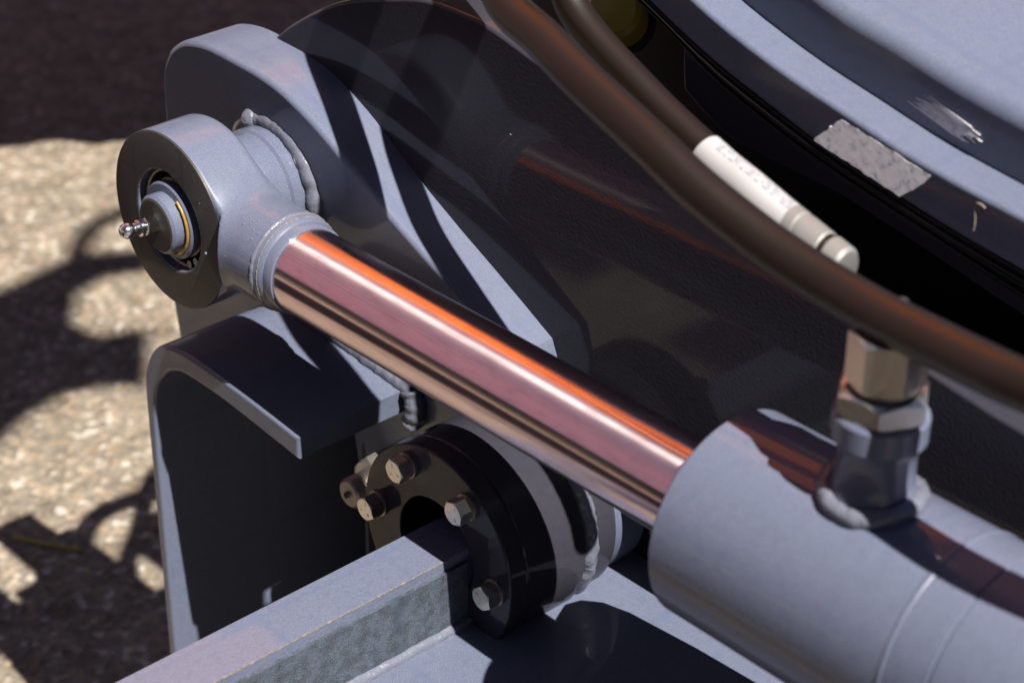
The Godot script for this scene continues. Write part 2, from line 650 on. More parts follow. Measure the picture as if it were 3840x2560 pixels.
# ------------------------------------------------------------------ scene
func _ready() -> void:
	rng.seed = 11
	var cam := Camera3D.new()
	add_child(cam)
	cam.look_at_from_position(Vector3(-0.6347, 0.5745 + GH, 0.7131), Vector3(-0.6347 + 0.58552, 0.5745 + GH - 0.50453, 0.7131 - 0.63452), Vector3(-0.0087, 1, 0).rotated(Vector3.UP, 0.0))
	cam.fov = rad_to_deg(2.0 * atan(784.0 / 4970.0))
	cam.near = 0.05
	cam.far = 400.0
	var lens := CameraAttributesPhysical.new()
	lens.frustum_focal_length = 76.0
	lens.frustum_focus_distance = 1.2
	lens.exposure_aperture = 8.5
	lens.frustum_near = 0.05
	lens.frustum_far = 400.0
	cam.attributes = lens
	cam.fov = rad_to_deg(2.0 * atan(784.0 / 4970.0))
	cam.make_current()
	var env := Environment.new()
	env.background_mode = Environment.BG_SKY
	var sky := ProceduralSkyMaterial.new()
	sky.sky_top_color = lin(0.05, 0.068, 0.125)
	sky.sky_horizon_color = lin(0.13, 0.115, 0.145)
	sky.sky_curve = 0.2
	sky.ground_bottom_color = lin(0.04, 0.035, 0.03)
	sky.ground_horizon_color = lin(0.07, 0.06, 0.06)
	sky.energy_multiplier = 0.75
	sky.sun_angle_max = 1.0
	env.sky = Sky.new()
	env.sky.sky_material = sky
	env.tonemap_mode = Environment.TONE_MAPPER_LINEAR
	env.tonemap_exposure = 2.75
	env.sdfgi_enabled = true
	env.ssao_enabled = true
	env.ssil_enabled = true
	var we := WorldEnvironment.new()
	we.environment = env
	add_child(we)
	var sun := DirectionalLight3D.new()
	add_child(sun)
	sun.look_at_from_position(Vector3.ZERO, Vector3(0.07, -1.0, -0.7), Vector3.UP)
	sun.light_energy = 1.6
	sun.light_color = Color(1.0, 0.965, 0.92)
	sun.light_angular_distance = 0.5
	sun.shadow_enabled = true

	make_materials()
	build_ground()
	build_floor()
	build_bracket()
	build_side_plate()
	build_arm()
	build_housing()
	build_cylinder()
	build_pin()
	build_hoses()
	build_fitting()
	build_orange()

func build_ground() -> void:
	var b := Build.new()
	var s := 150.0
	b.quad(Vector3(-s, -GH, -s), Vector3(s, -GH, -s), Vector3(s, -GH, s), Vector3(-s, -GH, s), Vector3.UP, Vector3.UP, Vector3.UP, Vector3.UP)
	structure("ground", b.mesh(), M.ground)
	var w := thing("straw", "thin yellow straw lying on the sunlit ground at the left", "straw", Vector3(0.121, -GH, -0.708))
	part("stalk", pipe([Vector3(0.105, -0.547, -0.74), Vector3(0.121, -0.5465, -0.708), Vector3(0.139, -0.547, -0.682)], 0.0016, 8), M.yellow, w)

func build_floor() -> void:
	var t := thing("floor_plate", "flat grey steel deck plate under the barrel with a square bar welded along its edge", "deck plate", Vector3(0.0, -0.2, 0.2))
	part("plate", plate_y(box_poly(-0.12, -0.06, 0.117, 0.75), -0.18, -0.1675, 0.002), M.paint, t)
	part("square_bar", plate_x(box_poly(-0.0435, -0.1673, -0.0105, -0.12), -0.3, 0.03, 0.0022), M.flat_paint, t)
	part("darkened_bar_side", plate_x([Vector2(-0.0107, -0.167), Vector2(-0.0082, -0.167), Vector2(-0.0082, -0.1265), Vector2(-0.0107, -0.1265)], -0.3, 0.0, 0.0008), M.worn, t)
	part("edge_wear", weld([Vector3(-0.3, -0.1204, -0.0109), Vector3(-0.2, -0.1204, -0.0109), Vector3(-0.1, -0.1204, -0.0109), Vector3(0.0, -0.1204, -0.0109)], 0.0005, false, 51, 0.0), M.grime, t, "worn pale edge of the bar")
	var path := []
	for i in 170:
		path.append(Vector3(-0.33 + i * 0.0022, -0.167, -0.009))
	part("weld_bead", weld(path, 0.004, false, 3, 0.012), M.weld, t)
	var g := thing("barrel_shade", "black plate added under the front of the barrel, cut to shade the deck", "shade plate", Vector3(0.045, -0.066, 0.3))  # added plate, outline cut so its shadow narrows the lit deck
	part("shade_plate", plate_y([Vector2(0.02, 0.112), Vector2(0.03, 0.097), Vector2(0.043, 0.091), Vector2(0.0525, 0.094), Vector2(0.0605, 0.104), Vector2(0.065, 0.121), Vector2(0.0695, 0.166), Vector2(0.072, 0.213), Vector2(0.075, 0.6), Vector2(0.02, 0.6)], -0.066, -0.06, 0.0008), M.black, g)
	part("stay", plate_z(box_poly(0.074, -0.066, 0.119, -0.06), 0.45, 0.48, 0.0008), M.black, g)
	var w := thing("frame_wall", "dark upright frame wall rising behind the barrel at the edge of the deck plate", "frame wall", Vector3(0.13, -0.2, 0.3))
	part("wall_plate", plate_x([Vector2(-0.14, -0.5), Vector2(0.8, -0.5), Vector2(0.8, 0.02), Vector2(-0.14, 0.02)], 0.118, 0.135, 0.002), M.gloss, w)

func build_bracket() -> void:
	var t := thing("mounting_bracket", "thick grey lug plate with welded pin boss and bent channel, behind the rod eye", "bracket", Vector3(0.08, -0.5, -0.25))
	var front := spline2([Vector2(-0.3605, 0.0066), Vector2(-0.3556, 0.035), Vector2(-0.3466, 0.0509), Vector2(-0.3384, 0.0592), Vector2(-0.3235, 0.0679), Vector2(-0.3005, 0.0725), Vector2(-0.2744, 0.0723), Vector2(-0.249, 0.0709), Vector2(-0.2246, 0.0662), Vector2(-0.1934, 0.053), Vector2(-0.167, 0.0374), Vector2(-0.1409, 0.0219)], 4)
	var poly := [Vector2(-0.185, -0.5), Vector2(-0.2, -0.118), Vector2(-0.285, -0.112), Vector2(-0.3, -0.185), Vector2(-0.391, -0.18), Vector2(-0.391, -0.139)]
	poly.append_array(front)
	poly.append_array([Vector2(-0.1114, 0.0067), Vector2(-0.086, -0.0055), Vector2(-0.06, -0.0185), Vector2(-0.036, -0.031), Vector2(-0.028, -0.05), Vector2(-0.03, -0.5)])
	var lug := part("lug_plate", drafted(poly), M.paint, t)
	var boss := part("pin_boss", turned([Vector2(0.0, 0.024), Vector2(0.0335, 0.024), Vector2(0.035, 0.0255), Vector2(0.035, 0.0405), Vector2(0.0366, 0.042), Vector2(0.0366, 0.062)], Vector3(0, 0, -0.245), Vector3.RIGHT, 72), M.boss, t)
	part("weld_bead", weld(circle_path(Vector3(0.0545, 0, -0.245), Vector3.UP, Vector3.BACK, 0.0392, 150), 0.0056, true, 4, 0.012), M.weld, boss)
	part("weld_lump", turned([Vector2(0, 0.0075), Vector2(0.004, 0.0066), Vector2(0.0075, 0.003), Vector2(0.009, -0.003)], Vector3(0.0535, 0.036, -0.262), Vector3(-1, 0.5, 0.1), 18), M.weld, boss)
	# the bent channel: open towards the deck
	var outer := [Vector2(-0.293, -0.5), Vector2(-0.293, -0.3)]
	outer.append_array(spline2([Vector2(-0.293, -0.16), Vector2(-0.2923, -0.1328), Vector2(-0.2882, -0.1181), Vector2(-0.2805, -0.105), Vector2(-0.2703, -0.0965), Vector2(-0.255, -0.0915), Vector2(-0.2337, -0.0905), Vector2(-0.1864, -0.0925), Vector2(-0.1329, -0.0975)], 4))
	var inner := spline2([Vector2(-0.134, -0.1131), Vector2(-0.2014, -0.1067), Vector2(-0.2427, -0.106), Vector2(-0.2565, -0.109), Vector2(-0.2665, -0.1147), Vector2(-0.2765, -0.1268), Vector2(-0.2815, -0.1374), Vector2(-0.2838, -0.152), Vector2(-0.2848, -0.18)], 4)
	outer.append_array(inner)
	outer.append(Vector2(-0.2848, -0.5))
	part("channel", plate_x(outer, -0.02, 0.2, 0.0026), M.paint, t)
	part("back_plate", plate_x(box_poly(-0.2846, -0.5, -0.06, -0.108), 0.19, 0.199, 0.001), M.gloss, t)
	part("added_wall", plate_z(box_poly(0.07, -0.5, 0.195, -0.11), -0.1895, -0.186, 0.001), M.gloss, t)  # added to keep a patch of sun out of the channel
	var path := []
	for i in 80:
		var f := i / 79.0
		path.append(Vector3(0.0615, -0.0885 - 0.0085 * f * f, lerpf(-0.25, -0.128, f)))
	part("weld_bead", weld(path, 0.0058, false, 7, 0.012), M.weld, t)
	var p2 := []
	for i in 24:
		var f := i / 23.0
		p2.append(Vector3(0.0615, lerpf(-0.096, -0.118, f), -0.128 + 0.003 * sin(f * 3.0)))
	part("weld_bead", weld(p2, 0.007, false, 8, 0.012), M.weld, t)
	# threaded stud with its nut on the plate
	var stud := part("threaded_stud", stud_mesh(), M.steel, t)
	var nb := Build.new()
	hex_prism(nb, Vector3(0.0705, -0.171, -0.155), Vector3.LEFT, 0.03, 0.022, 0.3)
	part("nut", nb.mesh(), M.zinc_top, stud)

func drafted(poly: Array) -> ArrayMesh:
	var b := Build.new()
	slab(b, poly, 0.055, 0.1, 0.0035, func(u: float, v: float, w: float) -> Vector3: return Vector3(w - v * 0.09, v, u))
	return b.mesh()

func stud_mesh() -> ArrayMesh:
	var prof := [Vector2(0.0, 0.0315), Vector2(0.0018, 0.0315), Vector2(0.002, 0.0295), Vector2(0.0021, 0.0295), Vector2(0.0022, 0.0315), Vector2(0.0082, 0.0315), Vector2(0.0096, 0.0328)]
	var x := 0.0328
	while x < 0.07:
		prof.append(Vector2(0.0098, x + 0.0003))
		prof.append(Vector2(0.0087, x + 0.001))
		prof.append(Vector2(0.0098, x + 0.0017))
		x += 0.0017
	return turned(prof, Vector3(0, -0.171, -0.155), Vector3.RIGHT, 32)

func build_side_plate() -> void:
	var t := thing("side_plate", "large glossy black lobe shaped steel plate with rippled reflections behind the rod", "side plate", Vector3(0.1, -0.2, -0.1))
	var top := spline2([Vector2(-0.31, 0.02), Vector2(-0.2976, 0.056), Vector2(-0.2776, 0.0766), Vector2(-0.2549, 0.093), Vector2(-0.2289, 0.1086), Vector2(-0.2042, 0.1195), Vector2(-0.1727, 0.1297), Vector2(-0.1426, 0.1376), Vector2(-0.1138, 0.1392), Vector2(-0.0894, 0.1378), Vector2(-0.0589, 0.1313), Vector2(-0.01, 0.1204), Vector2(0.0675, 0.0967), Vector2(0.1537, 0.0722), Vector2(0.3, 0.05), Vector2(0.6, 0.04)], 4)
	top.append_array([Vector2(0.6, -0.05), Vector2(0.1, -0.07), Vector2(-0.05, -0.09), Vector2(-0.25, -0.09)])
	part("plate", plate_x(top, 0.087, 0.108, 0.0022), M.gloss, t)

func band(z0: float, z1: float, n: int, ylo: Callable, yhi: Callable, x0: float, x1: float, bev: float) -> ArrayMesh:
	var p := []
	for i in n + 1:
		var z := lerpf(z0, z1, float(i) / n)
		p.append(Vector2(z, ylo.call(z)))
	for i in n + 1:
		var z := lerpf(z1, z0, float(i) / n)
		p.append(Vector2(z, yhi.call(z)))
	var b := Build.new()
	slab(b, p, x0, x1, bev, func(u: float, v: float, w: float) -> Vector3: return Vector3(w - (v - 0.14) * 0.1, v, u))
	return b.mesh()

func curve_of(pts: Array) -> Callable:
	return func(z: float) -> float:
		var k := pts.size()
		if z <= pts[0].x:
			return pts[0].y + (z - pts[0].x) * (pts[1].y - pts[0].y) / (pts[1].x - pts[0].x)
		for i in k - 1:
			if z <= pts[i + 1].x:
				var pa: Vector2 = pts[maxi(i - 1, 0)]
				var pb: Vector2 = pts[mini(i + 2, k - 1)]
				var h: float = pts[i + 1].x - pts[i].x
				var t: float = (z - pts[i].x) / h
				var m0: float = (pts[i + 1].y - pa.y) / (pts[i + 1].x - pa.x) * h
				var m1: float = (pb.y - pts[i].y) / (pb.x - pts[i].x) * h
				var t2 := t * t
				var t3 := t2 * t
				return (2 * t3 - 3 * t2 + 1) * pts[i].y + (t3 - 2 * t2 + t) * m0 + (-2 * t3 + 3 * t2) * pts[i + 1].y + (t3 - t2) * m1
		return pts[k - 1].y

func build_arm() -> void:
	var t := thing("curved_arm", "stepped grey loader arm curving behind the hoses, with pale glue marks on its sides", "loader arm", Vector3(0.3, -0.1, 0.25))
	var tread := curve_of([Vector2(-0.12, 0.275), Vector2(-0.05, 0.215), Vector2(0.0, 0.186), Vector2(0.0285, 0.1725), Vector2(0.05, 0.1645), Vector2(0.085, 0.154), Vector2(0.119, 0.1464), Vector2(0.162, 0.137), Vector2(0.2274, 0.1288), Vector2(0.4, 0.115), Vector2(0.8, 0.09)])
	var low := curve_of([Vector2(-0.12, 0.24), Vector2(-0.05, 0.185), Vector2(-0.0024, 0.16), Vector2(0.0152, 0.1519), Vector2(0.0397, 0.142), Vector2(0.0755, 0.1306), Vector2(0.101, 0.1229), Vector2(0.1325, 0.1158), Vector2(0.1646, 0.1094), Vector2(0.2011, 0.1035), Vector2(0.4, 0.08), Vector2(0.8, 0.05)])
	var bot := curve_of([Vector2(-0.12, 0.23), Vector2(-0.05, 0.178), Vector2(0.0029, 0.152), Vector2(0.028, 0.1375), Vector2(0.0525, 0.127), Vector2(0.088, 0.1157), Vector2(0.1221, 0.1075), Vector2(0.1659, 0.0988), Vector2(0.2333, 0.0849), Vector2(0.4, 0.06), Vector2(0.8, 0.03)])
	var rise := curve_of([Vector2(-0.12, 0.31), Vector2(-0.05, 0.2575), Vector2(0.0, 0.228), Vector2(0.05, 0.205), Vector2(0.098, 0.1875), Vector2(0.127, 0.182), Vector2(0.169, 0.1726), Vector2(0.2044, 0.167), Vector2(0.4, 0.14), Vector2(0.8, 0.11)])
	part("lower_step", band(-0.1, 0.7, 60, low, tread, 0.13, 0.158, 0.0028), M.paint, t)
	part("upper_step", band(-0.1, 0.7, 60, func(z: float) -> float: return low.call(z) - 0.002, rise, 0.155, 0.6, 0.009), M.paint, t)
	for k in 4:
		var s0 := k * 0.25 + 0.03
		var s1 := (k + 1) * 0.25 - 0.03
		part("seal_strip", band(-0.05, 0.7, 50, func(z: float) -> float: return lerpf(bot.call(z), low.call(z), s0), func(z: float) -> float: return lerpf(bot.call(z), low.call(z), s1), 0.1292 + 0.0012 * (k % 2), 0.16, 0.0007), M.seal, t)
	var lo := curve_of([Vector2(0.0095, 0.122), Vector2(0.0129, 0.1185), Vector2(0.0419, 0.104), Vector2(0.0892, 0.1), Vector2(0.1426, 0.096), Vector2(0.1748, 0.09), Vector2(0.2336, 0.0827), Vector2(0.4, 0.062), Vector2(0.8, 0.03)])
	part("lower_plate", band(0.0105, 0.7, 50, func(z: float) -> float: return minf(lo.call(z), bot.call(z) - 0.01), func(z: float) -> float: return bot.call(z) - 0.0005, 0.132, 0.16, 0.0015), M.gloss, t)
	# what is left of two stickers
	part("glue_mark", patch_x([Vector2(0.1019, 0.1251), Vector2(0.1181, 0.1416), Vector2(0.1728, 0.1308), Vector2(0.1655, 0.122), Vector2(0.156, 0.1139), Vector2(0.13, 0.1195)], 0.1297, 5, 0.0011), M.residue, t, "pale rubbed glue patch on the lower step")
	var nb := Build.new()
	for k in 16:
		var f := k / 15.0
		var a := Vector2(0.1246, 0.1543).lerp(Vector2(0.1398, 0.1609), f)
		var c := Vector2(0.1814, 0.1382).lerp(Vector2(0.1842, 0.1473), f)
		var s := rng.randf_range(0.0, 0.25)
		var e := rng.randf_range(0.75, 1.0)
		var p0 := a.lerp(c, s)
		var p1 := a.lerp(c, e)
		var w := rng.randf_range(0.0001, 0.0003)
		var xs := 0.1547 - ((p0.y + p1.y) * 0.5 - 0.14) * 0.1
		slab(nb, [p0 + Vector2(0, -w), p1 + Vector2(0, -w), p1 + Vector2(0.001, w), p0 + Vector2(-0.0006, w)], xs, xs + 0.0012, 0.00005, zy)
	part("glue_mark", nb.mesh(), M.residue, t, "scratchy glue streaks on the upper step")
	part("paint_drip", pipe(spline3([Vector3(0.1295, 0.1265, 0.2055), Vector3(0.1288, 0.128, 0.203), Vector3(0.129, 0.1262, 0.2005), Vector3(0.1294, 0.118, 0.201), Vector3(0.1297, 0.113, 0.2005)]), 0.0006, 10), M.grime, t)
	var y := thing("yellow_cap", "small olive yellow cap at the top of the photo between hose and arm", "cap", Vector3(0.235, 0.05, -0.145))
	part("cap_body", turned([Vector2(0, 0.03), Vector2(0.014, 0.029), Vector2(0.017, 0.025), Vector2(0.017, 0.0)], Vector3(0.235, 0.088, -0.135), Vector3(-0.5, 0.4, 0.3), 32), M.yellow, y)
	part("cap_rim", turned([Vector2(0.0, -0.008), Vector2(0.02, -0.006), Vector2(0.021, 0.0), Vector2(0.017, 0.002)], Vector3(0.235, 0.088, -0.135), Vector3(-0.5, 0.4, 0.3), 32), M.black, y)
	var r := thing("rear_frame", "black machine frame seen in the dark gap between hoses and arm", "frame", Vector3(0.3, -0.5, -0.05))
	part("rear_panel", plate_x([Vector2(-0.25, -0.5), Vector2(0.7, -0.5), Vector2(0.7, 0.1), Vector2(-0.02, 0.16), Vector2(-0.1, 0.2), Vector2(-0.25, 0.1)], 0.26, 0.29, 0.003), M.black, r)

# an irregular thin patch lying on a plate across x
func patch_x(corners: Array, x: float, per: int, ragged: float) -> ArrayMesh:
	var out := []
	var k := corners.size()
	for i in k:
		for s in per * 3:
			var p: Vector2 = corners[i].lerp(corners[(i + 1) % k], s / float(per * 3))
			out.append(p + Vector2(rng.randf_range(-1, 1), rng.randf_range(-1, 1)) * ragged * 0.5)
	var b := Build.new()
	slab(b, out, x, x + 0.0038, 0.00008, func(u: float, v: float, w: float) -> Vector3: return Vector3(w + (u - 0.118) * 0.0196, v, u))
	return b.mesh()

func build_housing() -> void:
	var c := Vector3(0, -0.1318, -0.036)
	var t := thing("bearing_housing", "round black bearing housing with a bolted flange ring below the rod", "bearing housing", Vector3(0.05, -0.19, -0.036))
	var n := 72
	part("flange_ring", plate_x(circle2(Vector2(c.z, c.y), 0.0622, n), 0.0, 0.0125, 0.0012, circle2(Vector2(c.z, c.y), 0.0305, n)), M.gloss, t)
	part("housing_body", turned([Vector2(0.03, 0.0128), Vector2(0.0608, 0.0128), Vector2(0.0618, 0.0138), Vector2(0.0618, 0.056), Vector2(0.0605, 0.0575), Vector2(0.0545, 0.0575), Vector2(0.0545, 0.07)], c, Vector3.RIGHT, 72), M.gloss, t)
	part("weld_bead", weld(circle_path(c + Vector3(0.064, 0, 0), Vector3.UP, Vector3.BACK, 0.0562, 70, 0.75, 2.5), 0.0058, false, 12, 0.02), M.weld, t)
	part("collar", turned([Vector2(0.054, 0.066), Vector2(0.0585, 0.07), Vector2(0.0585, 0.083), Vector2(0.0565, 0.085)], c, Vector3.RIGHT, 72), M.gloss, t)
	part("axle_tube", turned([Vector2(0.05, 0.08), Vector2(0.0555, 0.083), Vector2(0.0555, 0.11), Vector2(0.053, 0.112), Vector2(0.0, 0.112)], c, Vector3.RIGHT, 72), M.paint, t)
	part("inner_bore", turned([Vector2(0.0302, 0.001), Vector2(0.0302, 0.04), Vector2(0.0, 0.04)], c, Vector3.RIGHT, 48), M.black, t)
	for a in [-3.0, 57.0, 117.0, 174.0]:
		var at := c + Vector3(0, sin(deg_to_rad(a)), cos(deg_to_rad(a))) * 0.0495
		var hb := Build.new()
		hex_prism(hb, at + Vector3(-0.0034, 0, 0), Vector3.LEFT, 0.0132, 0.0075, deg_to_rad(a * 1.7 + 11.0))
		var bolt := part("bolt", hb.mesh(), M.zinc, t)
		part("washer", turned([Vector2(0.0, -0.0001), Vector2(0.0078, -0.0001), Vector2(0.0078, 0.0016), Vector2(0.0068, 0.0018), Vector2(0.0068, 0.0034), Vector2(0, 0.0034)], at, Vector3.LEFT, 28), M.steel, bolt)
		var mark := Build.new()
		for k in 3:
			var q: float = TAU * k / 3.0 + a
			var d := Vector3(0, cos(q), sin(q))
			tube(mark, [at + Vector3(-0.0109, 0, 0) + d * 0.0028, at + Vector3(-0.0109, 0, 0) + d * 0.0048], func(_i: int, _a: float) -> float: return 0.0003, 6)
		part("grade_mark", mark.mesh(), M.zinc, bolt)

func eye_field(p: Vector3) -> float:
	var zc := -0.245
	var r := Vector2(p.y, p.z - zc).length()
	var ax := absf(p.x + 0.0045)
	var q := Vector2(r - 0.0545 + 0.006, ax - 0.021 + 0.006)
	var ring := Vector2(maxf(q.x, 0), maxf(q.y, 0)).length() + minf(maxf(q.x, q.y), 0.0) - 0.006
	var sr := Vector2(p.x, p.y).length()
	var sq := Vector2(sr - 0.0292, absf(p.z + 0.2) - 0.042)
	var shank := Vector2(maxf(sq.x, 0), maxf(sq.y, 0)).length() + minf(maxf(sq.x, sq.y), 0.0)
	var k := 0.016
	var h := maxf(k - absf(ring - shank), 0.0) / k
	var d := minf(ring, shank) - h * h * k * 0.25
	var spot := maxf(r - 0.0575, p.x + 0.0225)
	var hs := maxf(0.002 - absf(d + spot), 0.0) / 0.002
	d = maxf(d, -spot) + hs * hs * 0.0005
	d = maxf(d, 0.0312 - r)
	return d

func build_cylinder() -> void:
	var t := thing("hydraulic_cylinder", "grey hydraulic cylinder with a bare chrome piston rod ending in a forged eye", "hydraulic cylinder", Vector3(0, -0.0525, 0.25))
	var zax := Vector3.BACK
	var barrel := part("barrel", turned([Vector2(0.034, 0.1725), Vector2(0.0512, 0.1725), Vector2(0.0525, 0.1738), Vector2(0.0525, 0.3025), Vector2(0.0529, 0.3032), Vector2(0.0529, 0.3046), Vector2(0.0525, 0.3053), Vector2(0.0525, 0.3252), Vector2(0.0518, 0.3256), Vector2(0.0518, 0.3264), Vector2(0.0525, 0.3268), Vector2(0.0525, 0.75), Vector2(0, 0.75)], Vector3.ZERO, zax, 160, 12.0), M.paint, t)
	part("gland", turned([Vector2(0.0253, 0.1655), Vector2(0.0275, 0.1655), Vector2(0.028, 0.167), Vector2(0.0315, 0.167), Vector2(0.0325, 0.168), Vector2(0.0325, 0.18)], Vector3.ZERO, zax, 64), M.paint, barrel)
	part("wiper_seal", turned([Vector2(0.0251, 0.163), Vector2(0.0262, 0.1635), Vector2(0.0274, 0.1652), Vector2(0.0274, 0.167)], Vector3.ZERO, zax, 64), M.seal, barrel)
	var port := part("port_boss", turned([Vector2(0.024, -0.006), Vector2(0.0205, 0.0), Vector2(0.018, 0.006), Vector2(0.0172, 0.012), Vector2(0.0172, 0.024), Vector2(0.0188, 0.027), Vector2(0.0208, 0.03), Vector2(0.0208, 0.0405), Vector2(0.0198, 0.042), Vector2(0, 0.042)], Vector3(0, 0.0525, 0.254), Vector3.UP, 48), M.paint, barrel)
	var saddle := []
	for i in 90:
		var a := TAU * i / 90.0
		var x := cos(a) * 0.02
		saddle.append(Vector3(x, sqrt(0.0525 * 0.0525 - x * x) + 0.002, 0.254 + sin(a) * 0.02))
	part("weld_bead", weld(saddle, 0.0046, true, 21, 0.006), M.weld, port)
	part("piston_rod", turned([Vector2(0.025, -0.147), Vector2(0.025, 0.19)], Vector3.ZERO, zax, 128), M.chrome, t)
	var eye := part("rod_eye", nets(Vector3(-0.033, -0.058, -0.303), Vector3(0.033, 0.058, -0.157), 0.0012, eye_field), M.paint, t)
	part("milled_face", turned([Vector2(0.0545, 0.0215), Vector2(0.0542, 0.0226), Vector2(0.0532, 0.0229), Vector2(0.0324, 0.0229), Vector2(0.0318, 0.0224), Vector2(0.0318, 0.0215)], Vector3(0, 0, -0.245), Vector3.LEFT, 96), M.milled, eye, "dark dusty milled front face of the eye")
	part("rod_collar", turned([Vector2(0.0, -0.16), Vector2(0.0288, -0.16), Vector2(0.0288, -0.1535), Vector2(0.028, -0.1505), Vector2(0.0268, -0.149), Vector2(0.0268, -0.144), Vector2(0.0262, -0.1425), Vector2(0.0249, -0.1425)], Vector3.ZERO, zax, 96), M.paint, eye)
	part("weld_bead", weld(circle_path(Vector3(0, 0, -0.1572), Vector3.RIGHT, Vector3.UP, 0.0279, 160), 0.0019, true, 31, 0.015), M.weld, eye)
	part("bead_edge", weld(circle_path(Vector3(0, 0, -0.1525), Vector3.RIGHT, Vector3.UP, 0.0285, 200), 0.0004, true, 33, 0.3), M.grime, eye)
	var sp := Build.new()
	for k in 16:
		var a := rng.randf_range(0.5, 2.9)
		var z := rng.randf_range(-0.2, -0.16)
		var d := Vector3(-sin(a) * 0.75, cos(a - 1.2), 0).normalized()
		var p := d * 0.0291 + Vector3(0, 0, z)
		lathe(sp, [Vector2(0, 0.0006), Vector2(0.0007, 0.0003), Vector2(0.001, -0.0004)], p, d, 8)
	part("weld_spatter", sp.mesh(), M.weld, eye)

func build_pin() -> void:
	var c := Vector3(0, 0, -0.245)
	var left := Vector3.LEFT
	var t := thing("pivot_pin", "round steel pivot pin with grease nipple inside the open rod eye", "pivot pin", Vector3(0, -0.02, -0.245))
	part("pin_face", turned([Vector2(0.0, 0.0322), Vector2(0.0152, 0.0322), Vector2(0.016, 0.0316), Vector2(0.016, 0.03)], c, left, 48), M.dirt, t, "dirty dark end face of the pin")
	part("grease_smear", weld(circle_path(c + Vector3(-0.0238, 0, 0), Vector3.UP, Vector3.BACK, 0.0204, 60, 0.6, 2.9), 0.0009, false, 41, 0.03), M.grease, t, "ochre grease squeezed out round the pin")
	part("pin_end", turned([Vector2(0.0, 0.0315), Vector2(0.0164, 0.0315), Vector2(0.018, 0.03), Vector2(0.018, 0.0235), Vector2(0.0226, 0.0233), Vector2(0.0238, 0.0222), Vector2(0.0238, 0.0185), Vector2(0.022, 0.0182), Vector2(0.022, -0.05)], c, left, 72), M.paint, t)
	part("bearing_ball", turned([Vector2(0.0215, 0.0165), Vector2(0.0243, 0.016), Vector2(0.0254, 0.009), Vector2(0.0258, 0.0)], c, left, 64), M.steel, t)
	part("outer_race", turned([Vector2(0.026, 0.001), Vector2(0.0262, 0.010), Vector2(0.0272, 0.0122), Vector2(0.0313, 0.0122)], c, left, 64), M.black, t)
	part("snap_ring", pipe(circle_path(c + Vector3(-0.0165, 0, 0), Vector3.UP, Vector3.BACK, 0.0298, 60, 2.75, 2.75 + 5.9), 0.0013, 10), M.steel, t)
	var ears := Build.new()
	for a in [2.70, 2.42]:
		tube(ears, [c + Vector3(-0.0152, cos(a) * 0.0285, sin(a) * 0.0285), c + Vector3(-0.0188, cos(a) * 0.0282, sin(a) * 0.0282)], func(_i: int, _a: float) -> float: return 0.0025, 12)
	part("snap_ring_ear", ears.mesh(), M.zinc, t)
	var nip := Build.new()
	hex_prism(nip, c + Vector3(-0.032, 0.001, 0.0005), Vector3(-1, 0.12, 0.0), 0.0092, 0.0075, 0.2)
	var n := part("grease_nipple", nip.mesh(), M.bright, t)
	part("nipple_tip", turned([Vector2(0.0036, 0.0072), Vector2(0.0036, 0.009), Vector2(0.005, 0.0097), Vector2(0.005, 0.0117), Vector2(0.0041, 0.0125), Vector2(0.004, 0.0158), Vector2(0.0046, 0.0168), Vector2(0.0049, 0.019), Vector2(0.0044, 0.0218), Vector2(0.003, 0.0234), Vector2(0.0, 0.024)], c + Vector3(-0.032, 0.001, 0.0005), Vector3(-1, 0.12, 0.0), 28), M.bright, n)

